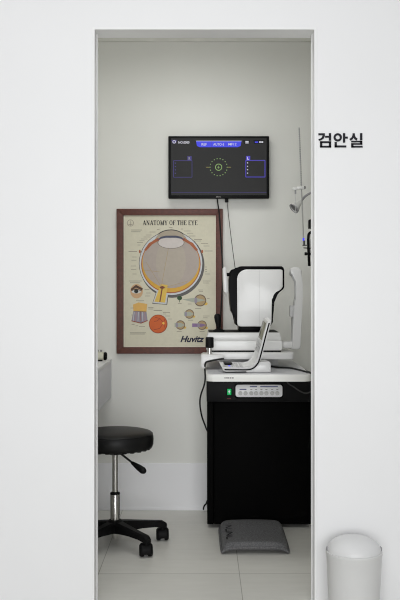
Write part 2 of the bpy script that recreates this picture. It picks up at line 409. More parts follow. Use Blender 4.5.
# cables of the monitor
mb = MB(); mb.tube([W(216.8, 196, 4.9), W(217.6, 202, 4.9), W(219.3, 215, 4.902), W(221, 240, 4.902), W(222.3, 262, 4.902), W(222.4, 285, 4.902), W(221.2, 305, 4.9), W(220.2, 325, 4.88), W(220, 345, 4.88), W(221, 372, 4.88)], 0.0036)
tag(mb.build('power_cable', M['rubber'], origin=W(221, 372, 4.88)), 'black cable hanging from the monitor down over the right poster frame edge', 'cable')
vc = thing('signal_cable', 'thin grey cable with black plug from the monitor to the white eye instrument', 'cable', W(235.5, 268, 4.62))
mb = MB(); mb.tube([W(226.7, 200, 4.9), W(227.6, 206, 4.9), W(229, 220, 4.88), W(231.8, 243, 4.8), (X_(235.2, 4.6), 4.6, Z_(268.5, 4.6)), (X_(236.5, 4.56), 4.57, Z_(274, 4.57))], 0.0019)
mb.build('cord', M['greycable'], vc)
mb = MB(); mb.box(X_(225, 4.9), X_(228.4, 4.9), 4.892, 4.91, Z_(202.3, 4.9), Z_(197.5, 4.9), bev=0.002); mb.build('plug', M['blackplastic'], vc, label='black plug at the top of the cord')

# ------------------------------------------------------------------ framed chart
YP = 4.912
po = thing('framed_poster', 'mahogany framed anatomy of the eye chart hung on the back wall', 'poster', (X_(170, YP), YP, Z_(353.8, YP)))
mb = MB(); a = (116.5, 208.8, 222.8, 353.8); b = (123.4, 215.2, 215.8, 347.2)
for q in ([(a[0], a[1]), (a[2], a[1]), (b[2], b[1]), (b[0], b[1])], [(b[0], b[3]), (b[2], b[3]), (a[2], a[3]), (a[0], a[3])],
          [(a[0], a[1]), (b[0], b[1]), (b[0], b[3]), (a[0], a[3])], [(b[2], b[1]), (a[2], a[1]), (a[2], a[3]), (b[2], b[3])]):
    mb.prism([W(x, y, YP) for x, y in q], (0, YB-YP, 0), bev=0.0025)
mb.build('frame', M['wood'], po)
YC = YP + 0.012
mb = MB(); mb.prism([W(x, y, YC) for x, y in ((122.8, 214.6), (216.4, 214.6), (216.4, 347.8), (122.8, 347.8))], (0, 0.004, 0), M['ink_paper'])
pr = mb.build('printed_chart', None, po, smooth=0)
LY = [YC - 0.0003*(k+1) for k in range(14)]
mb = MB(); bw = M['ink_border']
mb.prect(123.4, 215.2, 124.6, 347.2, LY[0], bw); mb.prect(123.4, 345.9, 215.8, 347.2, LY[1], bw); mb.prect(214.9, 215.2, 215.8, 347.2, LY[0], bw)
mb.build('paper_margin', None, pr, smooth=0, norm=False)
GL = {'A': (1.0, [(0.1, 0, 0.5, 1, .1), (0.5, 1, 0.86, 0, .26), (0.25, .33, .75, .33, .1), (0, .03, .3, .03, .1), (.65, .03, 1.05, .03, .1)]),
      'N': (1.0, [(.16, 0, .16, 1, .1), (.16, 1, .84, 0, .26), (.84, 0, .84, 1, .1), (0, .97, .25, .97, .1), (.68, .97, 1, .97, .1), (0, .03, .32, .03, .1)]),
      'T': (.85, [(.42, 0, .42, 1, .24), (0, .96, .85, .96, .12), (.03, .75, .03, 1, .1), (.82, .75, .82, 1, .1), (.22, .03, .64, .03, .1)]),
      'M': (1.2, [(.16, 0, .16, 1, .1), (.16, 1, .58, 0, .24), (.58, 0, 1, 1, .1), (1, 0, 1, 1, .24), (0, .97, .25, .97, .1), (0, .03, .32, .03, .1), (.85, .03, 1.2, .03, .1)]),
      'Y': (.95, [(.08, 1, .48, .45, .24), (.48, .45, .86, 1, .1), (.48, 0, .48, .5, .24), (0, .97, .3, .97, .1), (.66, .97, .98, .97, .1), (.28, .03, .68, .03, .1)]),
      'F': (.75, [(.2, 0, .2, 1, .24), (.05, .96, .75, .96, .1), (.2, .52, .55, .52, .1), (.72, .76, .72, 1, .1), (.03, .03, .42, .03, .1)]),
      'H': (1.0, [(.18, 0, .18, 1, .24), (.82, 0, .82, 1, .24), (.18, .5, .82, .5, .1), (0, .03, .36, .03, .1), (.64, .03, 1, .03, .1), (0, .97, .36, .97, .1), (.64, .97, 1, .97, .1)]),
      'E': (.82, [(.2, 0, .2, 1, .24), (.05, .96, .78, .96, .1), (.05, .04, .8, .04, .1), (.2, .52, .56, .52, .1), (.75, .76, .75, 1, .1), (.78, 0, .78, .26, .1)]), 'O': (1.0, [])}
def serif(s_, x0, y0, x1, y1, Y, m, parent):
    wid = sum((GL[c][0]+0.14 if c != ' ' else 0.45) for c in s_) - 0.14; sx = (x1-x0)/wid; h = y1-y0; pen = 0; mb = MB()
    for c in s_:
        if c == ' ': pen += 0.45; continue
        for a_, b_, c_, d_, w_ in GL[c][1]: mb.pline([(x0+(pen+a_)*sx, y1-b_*h), (x0+(pen+c_)*sx, y1-d_*h)], w_*sx*1.15, Y, m)
        if c == 'O':
            for k in range(20):
                p = []
                for t in (2*PI*k/20, 2*PI*(k+1)/20):
                    p.append(((.5+.5*math.cos(t)), (.5+.52*math.sin(t)), (.5+.28*math.cos(t)), (.5+.42*math.sin(t))))
                mb.ppoly([(x0+(pen+p[0][0])*sx, y1-p[0][1]*h), (x0+(pen+p[1][0])*sx, y1-p[1][1]*h), (x0+(pen+p[1][2])*sx, y1-p[1][3]*h), (x0+(pen+p[0][2])*sx, y1-p[0][3]*h)], Y, m)
        pen += GL[c][0]+0.14
    mb.build('title', None, parent, smooth=0, norm=False)
serif('ANATOMY OF THE EYE', 142.8, 220.4, 197.4, 225.1, LY[2], M['ink_ink'], pr)
text_obj('brand_lettering', 'Huvitz', 180.3, 335.8, 204.6, 342.2, LY[3], M['ink_navy'], pr, 0.035, shear=0.35)
mb = MB(); mb.pring(130.4, 223, 2.9, 3.4, LY[1], M['ink_faint'], n=20); mb.pline([(130.4, 220.5), (130.4, 226)], 0.4, LY[1], M['ink_faint']); mb.pline([(128.4, 224.4), (132.4, 224.4)], 0.5, LY[2], M['ink_faint'])
mb.build('emblem', None, pr, smooth=0, norm=False)
# large cross-section of the eyeball
mb = MB(); ex, ey = 170.9, 263.4
I = lambda k: M['ink_'+k]
nerve = lambda d: [(160.2-d, 284), (168.4+d, 285), (165.6+d, 303.2+d), (153.8-d, 302.2+d)]
mb.pdisc(ex+1.2, ey+1.6, 32.4, 32.8, LY[0], I('shadow'))
mb.ppoly(nerve(1.5), LY[1], I('edge')); mb.ppoly(nerve(0.9), LY[2], I('sclera'))
mb.pdisc(ex, ey, 32.0, 32.2, LY[1], I('edge'))
mb.pdisc(ex, 243, 17.5, 13.6, LY[1], I('edge'))                       # corneal bulge
mb.pdisc(ex, ey, 31.5, 31.7, LY[3], I('sclera'))
mb.pdisc(ex, 243.2, 16.8, 12.9, LY[4], I('cornea'))
mb.pdisc(ex, ey+0.6, 29.8, 29.2, LY[5], I('choroid'))
mb.pdisc(ex, ey+0.4, 29.1, 28.4, LY[6], I('retina'))
mb.pdisc(ex, ey-1.5, 28.3, 26.2, LY[7], I('vitreous'))
mb.pdisc(ex, ey-1.5, 15, 24, LY[8], I('vitlight'))
mb.pdisc(ex, 243.4, 14.6, 11.6, LY[9], I('cornea'), 180, 360)
mb.ppoly([(156.4, 240.4), (161, 236.8), (166, 235.6), (176, 235.6), (181, 236.8), (185.6, 240.4), (181, 238.8), (176, 237.8), (166, 237.8), (161, 238.8)], LY[13], I('iris'))
mb.pdisc(171, 242.4, 13.2, 6.2, LY[11], I('edge')); mb.pdisc(171, 242.5, 12.8, 5.8, LY[12], I('lens'))
mb.ppoly([(144, 250), (149, 243), (158, 238.4), (163, 237.6), (159, 240.4), (152, 244.5), (146, 251)], LY[12], I('choroid'))
mb.ppoly([(198, 250), (193, 243), (184, 238.4), (179, 237.6), (183, 240.4), (190, 244.5), (196, 251)], LY[12], I('choroid'))
mb.pdisc(139.8, 251.5, 1.0, 1.7, LY[4], I('choroid')); mb.pdisc(202.2, 251.5, 1.0, 1.7, LY[4], I('choroid'))
for pp in ([(161, 288), (167, 256), (170, 240)], [(162, 288), (146, 262)], [(163, 288), (188, 281)], [(144, 270), (160, 272)]):
    mb.pline(pp, 0.35, LY[9], I('globe'))
mb.ppoly(nerve(-0.6), LY[8], I('nerve')); mb.pline([(162.6, 286), (159.8, 302)], 1.2, LY[9], I('nervecore')); mb.pdisc(162.2, 287.5, 2.6, 1.3, LY[10], I('nervecore'))
mb.build('eyeball_section', None, pr, smooth=0, norm=False)
mb = MB(); mb.pdisc(136.6, 291.2, 6.3, 7.2, LY[1], I('skin')); mb.ppoly([(130.6, 289), (136, 284.8), (143, 288.5), (142, 290.4), (136, 287.6), (131.5, 290.6)], LY[2], I('lid'))
mb.pdisc(136.4, 291.3, 4.8, 2.2, LY[3], I('eyewhite')); mb.pdisc(136.2, 291.2, 2.1, 2.1, LY[4], I('pupil')); mb.pline([(131.4, 290.8), (136, 288.8), (141.8, 291)], 0.7, LY[5], I('lid'))
mb.build('face_eye_picture', None, pr, smooth=0, norm=False)
mb = MB(); mb.ppoly([(133, 304.5), (138.5, 302.4), (147.2, 304), (146.4, 312), (133.4, 311.2)], LY[1], I('block')); mb.ppoly([(133.4, 311), (146.4, 311.6), (147.6, 320.5), (141, 323.2), (131.4, 320.8)], LY[1], I('blockgrey'))
for k in range(6): mb.pline([(134.2+2.1*k, 312), (133.2+2.4*k, 321)], 0.5, LY[2], I('blockpink') if k % 2 else I('sclera'))
mb.pline([(131.4, 320.8), (141, 323.2), (147.6, 320.5)], 0.8, LY[3], I('fundusrim')); mb.pline([(140.6, 311.5), (141, 323)], 0.4, LY[3], I('edge'))
mb.build('tissue_block_picture', None, pr, smooth=0, norm=False)
mb = MB(); mb.pdisc(158.2, 324, 9.3, 9.4, LY[1], I('fundusrim')); mb.pdisc(158.1, 323.9, 8.6, 8.7, LY[2], I('fundus')); mb.pdisc(163.4, 323.2, 1.1, 1.3, LY[4], I('disc'))
for pp in ([(163.4, 323), (160, 318.5), (155, 317.4)], [(163.4, 323.4), (159.6, 328.4), (154, 329.8)], [(163.4, 323), (165, 318.8)], [(163.4, 323.4), (165.2, 328)], [(160, 318.5), (157, 321), (154, 321.4)]): mb.pline(pp, 0.5, LY[3], I('vein'))
mb.build('retina_picture', None, pr, smooth=0, norm=False)
def small_eye(cx, cy, r, beam):
    mb = MB(); mb.pdisc(cx+r*0.9, cy+r*0.55, r*0.35, r*0.25, LY[1], I('nerve')); mb.pdisc(cx, cy, r, r, LY[2], I('globerim')); mb.pdisc(cx, cy, r*0.84, r*0.84, LY[3], I('globe'))
    if beam: mb.ppoly(beam[1], LY[4], I(beam[0]))
    mb.pdisc(cx-r*0.72, cy, r*0.25, r*0.5, LY[5], I('blockgrey')); mb.build('small_eye_picture', None, pr, smooth=0, norm=False)
small_eye(200.2, 300.4, 6.0, ('cone', [(182, 299.4), (195, 297.8), (206, 300.2), (195, 302.6)]))
small_eye(189.4, 314, 4.7, ('cone', [(184, 312), (190, 311.6), (194, 314), (190, 316.2), (184, 316)]))
small_eye(180.4, 325, 4.7, ('cone', [(174.6, 323), (181, 322.8), (185, 325), (181, 327.2), (174.6, 327)]))
small_eye(202, 325.2, 4.7, ('purple', [(192.2, 323.4), (202, 323.6), (206.4, 325), (202, 326.8), (192.2, 327)]))
mb = MB(); mb.pdisc(179.6, 298, 2.5, 2.2, LY[4], I('tree')); mb.pline([(179.6, 299.5), (179.6, 302.4)], 0.6, LY[5], I('tree')); mb.build('tree_picture', None, pr, smooth=0, norm=False)
# small-print captions (illegible at this size): short grey rules
for x, y, l in ((131, 230, 11), (131, 231.8, 9.5), (157, 229.6, 2.5), (149.5, 232, 6), (146, 235, 5.5), (143.5, 237, 7), (141, 239, 6.5), (139.5, 240.8, 5), (137, 242.6, 6), (137.5, 245, 3), (128.5, 251.4, 8.5), (132, 257, 4.5), (131.4, 260.2, 5), (131, 266, 5), (131, 269.3, 5.2), (132.6, 274, 4),
                (169, 227.5, 3.5), (181, 229, 2), (184, 231, 6.5), (187, 233.2, 6), (189, 236, 6.5), (194, 239.4, 8), (194, 241, 7), (201, 243.6, 7), (203.5, 246, 6), (204.6, 251, 8), (205, 267, 2), (205, 269.5, 2), (205, 271.7, 2), (205, 274, 5), (203, 281, 7.5), (203, 283, 6),
                (128.8, 281, 13), (130, 282.8, 10), (138, 306.5, 0), (150, 301.5, 0), (136, 300.8, 8), (153.6, 310.4, 8.5), (130.5, 308, 3.5), (131, 315, 3), (131.6, 324.4, 3), (135.6, 325.8, 2.5), (139, 326.6, 6), (146, 293, 4.5), (144.5, 289.6, 5), (145, 296, 5),
                (148, 307.6, 5.5), (148.4, 309, 4.6), (163, 312.5, 7), (165, 316, 5), (168, 319, 4), (163, 314, 3), (178, 303.6, 3.6), (188, 304, 3.5), (195, 308.6, 6), (198, 290, 5), (199, 291.6, 4), (207, 298.6, 2.6), (203, 316, 6.5), (203, 317.8, 4.5), (188, 320.2, 5), (176.8, 331.6, 5), (199.6, 331.4, 5), (130, 332.8, 16), (130, 334, 15)):
    if l: mb = MB(); mb.prect(x, y-0.25, x+l, y+0.25, LY[1], I('faint') if l < 8 else I('caption')); mb.build('caption', None, pr, smooth=0, norm=False)

# ------------------------------------------------------------------ instrument table
TF, TB_ = 3.95, 4.88                                        # front and back of the table top
TH = Z_(374.6, TF)
XT0, XT1 = X_(206.2, TF), X_(310.6, TF) + 0.006
tbx = thing('instrument_table', 'white topped black cabinet table with green switch and white button strip', 'table', (0.24, 4.6, 0))
mb = MB(); mb.prism([(x, y, TH) for x, y in rrect(XT0, TF, XT1, TB_, 0.03, 8)], (0, 0, -0.031), bev=0.004)
mb.build('tabletop', M['warmwhite'], tbx)
mb = MB(); mb.prism([(x, y, TH) for x, y in rrect(XT0+0.004, TF+0.004, XT1-0.004, TB_-0.004, 0.027, 8)], (0, 0, 0.0006)); mb.build('top_surface', M['lilactop'], tbx, label='pale lilac grey top surface')  # thin sheet, darker and cooler than the lip, added for contrast
CY = 4.55
cx0, cx1 = X_(208.2, CY), 0.552
zb, zt_ = Z_(524.4, CY), Z_(376.5, 4.46)
mb = MB(); mb.box(cx0+0.03, cx1-0.004, CY+0.004, 4.9, zb, zt_-0.004, bev=0.003)
mb.build('cabinet', M['blackpanel'], tbx)
mb = MB(); mb.box(cx0-0.005, cx0+0.027, CY, 4.9, zb, zt_-0.004, bev=0.003); mb.build('side_post', M['blackpanel'], tbx)
mb = MB(); mb.box(cx0+0.01, cx1-0.02, 4.645, 4.89, 0.0, zb+0.002, bev=0.003); mb.build('plinth', M['blackpanel'], tbx)
mb = MB(); mb.box(0.08, 0.40, 4.50, 4.86, zt_-0.006, TH-0.030, bev=0.003); mb.build('top_support', M['blackpanel'], tbx)
SY = 4.46
mb = MB(); mb.box(X_(206.6, SY), cx1+0.004, SY, 4.9, Z_(402, SY), zt_, bev=0.004); mb.build('front_rail', M['blackstrip'], tbx)
# control panel on the rail
mb = MB(); mb.prism([W(x, y, SY-0.008) for x, y in rrect(234.4, 383.6, 283.6, 398.6, 2.6)], (0, 0.008, 0), bev=0.002); mb.build('panel_surround', M['blackgloss'], tbx)
mb = MB(); mb.prism([W(x, y, SY-0.012) for x, y in rrect(235.6, 384.8, 282.4, 397.0, 2.4)], (0, 0.006, 0), bev=0.0015); cp = mb.build('control_panel', M['panelwhite'], tbx, label='white button strip')
YQ = SY - 0.0135
for x in (240.4, 245.5, 251.3, 256.0, 261.4, 266.4, 272.2, 277.3):
    mb = MB(); mb.lathe([(0.0, 0.0045), (0.0088, 0.0045), (0.0102, 0.003), (0.0102, 0)], W(x, 393.2, SY-0.0115), (0, -1, 0), 20); mb.build('button', M['greyplastic'], cp)
mb = MB()
for x0_, x1_, y in ((239.6, 246.4, 389.4), (249.8, 257, 386.6), (260.2, 277.8, 386.6)): mb.prect(x0_, y-0.55, x1_, y+0.55, SY-0.0125, M['lilacink'])
for x in (251.3, 256, 261.4, 266.4, 272.2, 277.3): mb.prect(x-1, 389.2, x+1, 389.9, SY-0.0125, M['greyink'])
mb.build('panel_markings', None, cp, smooth=0, norm=False)
mb = MB(); mb.box(X_(226.4, SY), X_(232, SY), SY-0.004, SY, Z_(395.6, SY), Z_(388, SY), bev=0.0015); sw = mb.build('power_switch', M['blackgloss'], tbx)
mb = MB(); mb.box(X_(227.2, SY), X_(231.2, SY), SY-0.008, SY-0.003, Z_(394.8, SY), Z_(388.8, SY), bev=0.001); mb.build('switch_rocker', M['green_lamp'], sw, label='lit green rocker')
mb = MB(); mb.prect(228.8, 390.2, 229.6, 393.4, SY-0.0084, M['scr_white']); mb.prect(228.2, 391.2, 230.2, 391.8, SY-0.0086, M['scr_white']); mb.build('switch_marking', None, sw, smooth=0, norm=False)
mb = MB(); mb.prect(227.2, 398.2, 231, 398.9, SY-0.0006, M['redink']); mb.build('red_marking', None, tbx, smooth=0, norm=False)
mb = MB()
for x0_, x1_ in ((224, 224.6), (225.3, 226.8), (227.2, 229), (229.6, 231.4), (232, 233.6)): mb.prect(x0_, 377.2, x1_, 378.6, TF-0.0006, M['greyink'])
mb.build('edge_marking', None, tbx, smooth=0, norm=False)
# sliding tray under the instrument, its bracket and locking knob
PF = 4.25
try_ = thing('sliding_tray', 'raised white tray with black locking knob under the eye instrument', 'tray', (0.2, 4.5, TH))
pz0, pz1 = Z_(359.2, PF), Z_(353.2, PF)
mb = MB(); mb.prism([(x, y, pz1) for x, y in rrect(X_(207, PF), PF, X_(294, PF), 4.72, 0.014)], (0, 0, pz0-pz1), bev=0.003)
mb.build('tray_plate', M['whiteplastic'], try_)
mb = MB(); mb.box(0.08, 0.37, 4.47, 4.66, TH+0.0006, pz0+0.002, bev=0.004); mb.build('slide_rail', M['whiteplastic'], try_)
BF = 4.2
mb = MB(); o = [(201.0, 355.6), (203, 354.2), (223.6, 355.2), (223.6, 359.0), (206.8, 361.2), (205.6, 363), (205.6, 367.6), (204.6, 368.6), (201.8, 368.4), (201, 367)]
mb.prism([W(x, y, BF) for x, y in o], (0, 0.14, 0), bev=0.003); mb.build('bracket', M['whiteplastic'], try_)
mb = MB(); c = W(209.6, 354.8, 4.24)
mb.lathe([(0.0105, 0), (0.0105, 0.036)], c, m=M['steel']); mb.build('knob_stem', M['steel'], try_, label='steel stem of the locking knob')
mb = MB(); mb.lathe([(0.0, 0.033), (0.017, 0.033), (0.0195, 0.036), (0.0195, 0.079), (0.017, 0.083), (0, 0.083)], c, n=24); mb.build('locking_knob', M['blackplastic'], try_, label='black cylindrical knob')

# cables about the table
mb = MB(); mb.tube([W(224, 358.6, 4.192), W(216, 359.8, 4.192), W(209, 361.2, 4.192), W(206.2, 362.2, 4.192), W(205.0, 365, 4.195), W(204.9, 371, 4.25), W(205.2, 378, 4.45), W(204, 385.5, 4.62), W(200.6, 396, 4.7), W(200, 405, 4.7), W(202, 417, 4.72), W(206, 428, 4.8), (X_(209, 4.92), 4.92, Z_(440, 4.92)), (X_(209, 4.915), 4.915, Z_(490, 4.915)), W(206.6, 502.5, 4.89), W(205.2, 504.5, 4.89), W(203.8, 507, 4.895), W(203.4, 509.4, 4.91)], 0.0042)
tag(mb.build('mains_cable', M['rubber'], origin=W(203.4, 509.6, 4.91)), 'black cable from the raised tray looping out left of the black instrument table', 'cable')
mb = MB(); mb.tube([(X_(285, 4.44), 4.44, TH-0.033), W(287.5, 382.6, 4.43), W(293, 386.4, 4.42), W(300, 391.2, 4.42), W(306, 393.2, 4.43), W(313, 391, 4.45)], 0.0034)
tag(mb.build('loose_cable', M['greycable'], origin=W(300, 391, 4.42)), 'dark cable drooping under the tabletop beside the button strip', 'cable')

# ------------------------------------------------------------------ autorefractor
ar = thing('autorefractor', 'white and black table top eye measuring instrument with joystick and headrest', 'eye instrument', (0.2, 4.5, pz1))
A0, A1 = 4.33, 4.64
mb = MB(); mb.prism([W(x, y, A0) for x, y in ((205.6, 341), (207, 340.4), (281.2, 340.4), (282.6, 342), (282.6, 349.2), (281, 350.6), (208, 350.6), (206.2, 349.4))], (0, A1-A0, 0), bev=0.005, seg=3); mb.build('base', M['whiteplastic'], ar)
mb = MB(); mb.prism([W(x, y, A0+0.004) for x, y in ((208, 332.6), (279.8, 332.6), (281.4, 338.6), (281.4, 340.3), (206.6, 340.3), (207, 337))], (0, A1-A0-0.008, 0), bev=0.004); mb.build('upper_base', M['whiteplastic'], ar)
for x in (214, 275):
    for y in (A0+0.04, A1-0.04):
        mb = MB(); mb.lathe([(0.012, pz1), (0.012, Z_(350.4, A0)+0.003)], (X_(x, A0), y, 0), n=16); mb.build('foot', M['blackplastic'], ar)
mb = MB(); mb.box(X_(214, A0), X_(281, A0), A0+0.004, A1-0.02, pz1+0.0005, Z_(350.2, A0), bev=0.001); mb.build('gap_shade', M['blackplastic'], ar)  # black slab put in as the shade of the gap under the base
mb = MB(); mb.box(X_(208.5, A0), X_(279, A0), A0+0.02, A1-0.02, Z_(333.2, A0), Z_(331.9, A0), bev=0.002); mb.build('stage_plate', M['blackplastic'], ar)
mb = MB(); mb.box(X_(239, 4.4), X_(262, 4.4), 4.40, 4.58, Z_(333, 4.4), Z_(324.5, 4.4), bev=0.003); mb.build('neck', M['blackgloss'], ar)
jc = W(218.8, 331.4, 4.38)
mb = MB(); mb.lathe([(0.03, 0), (0.03, 0.005), (0.02, 0.010), (0.008, 0.016), (0, 0.016)], jc); jb = mb.build('joystick_boot', M['blackplastic'], ar)
ax = (W(217.2, 314, 4.38) - jc)
mb = MB(); mb.lathe([(0.0075, 0.005), (0.0085, 0.02), (0.0115, 0.034), (0.0155, 0.055), (0.0165, 0.07), (0.0145, 0.08), (0.008, 0.086), (0, 0.087)], jc, ax, 20); mb.build('joystick', M['blackplastic'], ar)
# head: black core with white side covers
H0, H1 = 4.355, 4.60
def arc(cx, cy, rx, ry, a0, a1, n=6): return [(cx+rx*math.cos(math.radians(a0+(a1-a0)*k/n)), cy+ry*math.sin(math.radians(a0+(a1-a0)*k/n))) for k in range(n+1)]
core = [(235.4, 324.5), (235, 317), (231.2, 311), (229.8, 300), (229.4, 280), (230, 272), (231.6, 269.6)] + arc(242, 269.6, 6, 3.4, 200, 270, 3) + [(281.6, 266.2), (283.6, 267.6), (284.4, 270), (284.4, 287), (283.4, 289.2), (277, 294)] + [(273.6, 302), (273, 322), (271, 325.6), (237, 325.6)]
mb = MB(); mb.prism([W(x, y, H0+0.02) for x, y in core], (0, H1-H0-0.04, 0), bev=0.004); mb.build('head_housing', M['blackgloss'], ar, label='black core of the measuring head')
cover = arc(247, 279, 9.8, 9.6, 180, 270, 8) + [(281, 269.4), (282.8, 270.4), (282.8, 286.6), (281.6, 288.6)] + arc(281, 299.6, 9.2, 10, 268, 180, 8) + [(271.4, 322)] + arc(268, 323, 3.4, 3.6, 0, 90, 4) + arc(240.6, 323, 3.4, 3.6, 90, 180, 4)
for y0_, nm in ((H0, 'side_cover'), (H1-0.022, 'side_cover')):
    mb = MB(); mb.prism([W(x, y, H0) + Vector((0, y0_-H0, 0)) for x, y in cover], (0, 0.022, 0), bev=0.004, seg=3); sc_ = mb.build(nm, M['whiteplastic'], ar, label='white side cover')
    if y0_ == H0:
        mb = MB(); mb.pline([(259.4, 270.4), (259.4, 325.4)], 0.3, H0-0.0004, M['greyplastic']); mb.build('cover_seam', None, sc_, smooth=0, norm=False)
# operator's screen seen edge-on, headrest column
mb = MB(); mb.prism([W(x, y, 4.40) for x, y in ((222.9, 268), (224.4, 266.6), (226, 267.4), (228.4, 290.6), (227.4, 293), (225.2, 293.2), (223.6, 291))], (0, 0.16, 0), bev=0.003); mo = mb.build('operator_screen', M['whiteplastic'], ar, label='thin white tilted screen')
mb = MB(); mb.lathe([(0.0085, 0), (0.0085, 0.02)], W(226.2, 274.6, 4.42), (1, 0, 0), 16); mb.build('screen_hinge', M['blackgloss'], mo)
hr = [(290.2, 270.4), (291, 268.2), (294, 267)] + arc(296.4, 274, 6.0, 7.0, 280, 340, 6) + [(302.4, 281), (302.8, 292), (302.2, 310), (301.2, 346), (300, 348.8), (298, 349.6), (291.6, 349.4), (292.6, 340), (293.0, 312), (294.4, 306), (296.2, 296), (297.4, 287), (297, 281), (294.6, 276.8), (291, 274.8)]
mb = MB(); mb.prism([W(x, y, 4.42) for x, y in hr], (0, 0.03, 0), bev=0.006, seg=3); hc = mb.build('headrest_column', M['whiteplastic'], ar)
mb = MB(); mb.prism([W(x, y, 4.42) for x, y in hr], (0, 0.03, 0), bev=0.006, seg=3); mb.xf(Matrix.Translation((0, 0.06, 0))); mb.build('headrest_column', M['whiteplastic'], ar)
a_, b_ = W(293, 270.5, 4.44), W(293, 270.5, 4.44) + Vector((0, 0.06, 0))
mb = MB(); mb.tube([a_, a_.lerp(b_, 0.5)+Vector((0.006, 0, 0)), b_], 0.006); mb.build('forehead_band', M['greyplastic'], ar)
mb = MB(); mb.box(X_(290.0, 4.42), X_(294.4, 4.42), 4.424, 4.452, Z_(317, 4.42), Z_(305.4, 4.42), bev=0.003); mb.build('height_mark', M['greyplastic'], hc)
mb = MB(); mb.box(X_(281, 4.42), X_(294, 4.42), 4.425, 4.505, Z_(348.2, 4.42), Z_(341.6, 4.42), bev=0.004); mb.build('headrest_arm', M['whiteplastic'], ar)

# ------------------------------------------------------------------ control console on the table top
CS = 4.03
con = thing('control_console', 'white L shaped keypad console with tilted narrow screen on the tabletop', 'console', (X_(245, CS), CS, TH))
top = [(219.4, 364.6), (222.4, 366.2), (245, 366.6)] + [(250, 365.4), (254, 361.6), (256.6, 356), (262.2, 331), (265.4, 319.6)]
bot = [(269.2, 318.8), (266.2, 332), (259.8, 357), (256.8, 364), (252, 369), (246, 370.2), (224.6, 370.4), (222.2, 369.8)]
YAW = Matrix.Translation(W(245, 366, CS)) @ Matrix.Rotation(math.radians(5), 4, 'Z') @ Matrix.Rotation(math.radians(7), 4, 'X') @ Matrix.Translation(-W(245, 366, CS))
YAWD = Matrix.Translation(W(245, 366, CS)) @ Matrix.Rotation(math.radians(5), 4, 'Z') @ Matrix.Translation(-W(245, 366, CS))
D = 0.115
mb = MB(); mb.prism([W(x, y, CS) for x, y in [(x_+1.6, y_+1.4) for x_, y_ in top + bot]], (0, D, 0), bev=0.0025).xf(YAW); mb.build('body', M['whiteplastic'], con)
mb = MB(); mb.tube([W(x, y, CS-0.0005) for x, y in [(224.4, 369.6), (236.6, 369.8), (247.6, 369.8), (253, 368.4), (257, 364.6), (259.8, 358.4), (265.8, 333.6), (268.6, 322.6)]], 0.0032).xf(YAW); mb.build('edge_band', M['blackgloss'], con, label='black line round the edge of the console')
# keypad and screen panel lie on the left-facing side
def along(p, q, off, y0, y1, thick, mm, name, parent):
    d = Vector((q.x-p.x, 0, q.z-p.z)).normalized(); n = Vector((-d.z, 0, d.x))
    mb = MB(); pts = [Vector((p.x, y0, p.z)), Vector((q.x, y0, q.z)), Vector((q.x, y0, q.z))+n*thick, Vector((p.x, y0, p.z))+n*thick]
    mb.prism(pts, (0, y1-y0, 0), bev=min(0.001, thick*0.3)).xf(YAW); return mb.build(name, mm, parent)
p, q = W(258.6, 354, CS), W(266.4, 321.8, CS)
sp = along(p.lerp(q, 0.42), p.lerp(q, 0.95), 0, CS+0.014, CS+D-0.014, 0.002, M['lcd'], 'display', con)
for k in range(4):
    for j in range(3):
        along(p.lerp(q, 0.02+0.09*k), p.lerp(q, 0.08+0.09*k), 0, CS+0.02+0.035*j, CS+0.045+0.035*j, 0.0025, M['greyplastic'], 'key', con)
p2, q2 = W(224.6, 367.6, CS), W(248.6, 367.9, CS)
for k in range(4):
    for j in range(4):
        if k == 0 and j < 3: continue
        along(p2.lerp(q2, 0.28+0.17*k-0.1), p2.lerp(q2, 0.28+0.17*k), 0, CS+0.012+0.029*j, CS+0.032+0.029*j, 0.003, M['greyplastic'], 'key', con)
along(p2.lerp(q2, 0.06), p2.lerp(q2, 0.40), 0, CS+0.06, CS+0.125, 0.005, M['blackgloss'], 'black_key', con)
along(p2.lerp(q2, 0.2), p2.lerp(q2, 0.27), 0, CS+0.035, CS+0.045, 0.002, M['blue_glow'], 'indicator_light', con)
mb = MB(); mb.prism([W(x, y, CS+0.004) for x, y in ((252, 367.4), (259, 362), (269.4, 361.6), (271, 363), (271.4, 371.4), (270.4, 372.6), (247, 372.6), (246, 370.8))], (0, D, 0), bev=0.003).xf(YAWD)
mb.xf(Matrix.Translation((0, 0, 0))); dk = mb.build('dock', M['whiteplastic'], con)
mb = MB(); mb.box(X_(226, CS), X_(266, CS), CS+0.02, CS+D-0.02, TH, Z_(370.6, CS)).xf(YAWD); mb.build('foot_pad', M['blackplastic'], con)
# its cable
zt = TH + 0.0045
mb = MB(); mb.tube([(X_(268, 4.2), 4.2, TH+0.02), (X_(276, 4.25), 4.25, zt+0.004), (X_(284, 4.27), 4.27, zt), (X_(291, 4.24), 4.24, zt), (X_(299, 4.15), 4.15, zt), (X_(306, 4.05), 4.05, zt), (XT1-0.003, 3.99, zt), (XT1+0.012, 3.97, TH-0.02), (XT1+0.016, 3.99, TH-0.14)], 0.0042)
tag(mb.build('console_cable', M['rubber'], origin=(0.36, 4.2, TH)), 'black cable curving over the white tabletop from console to right edge', 'cable')

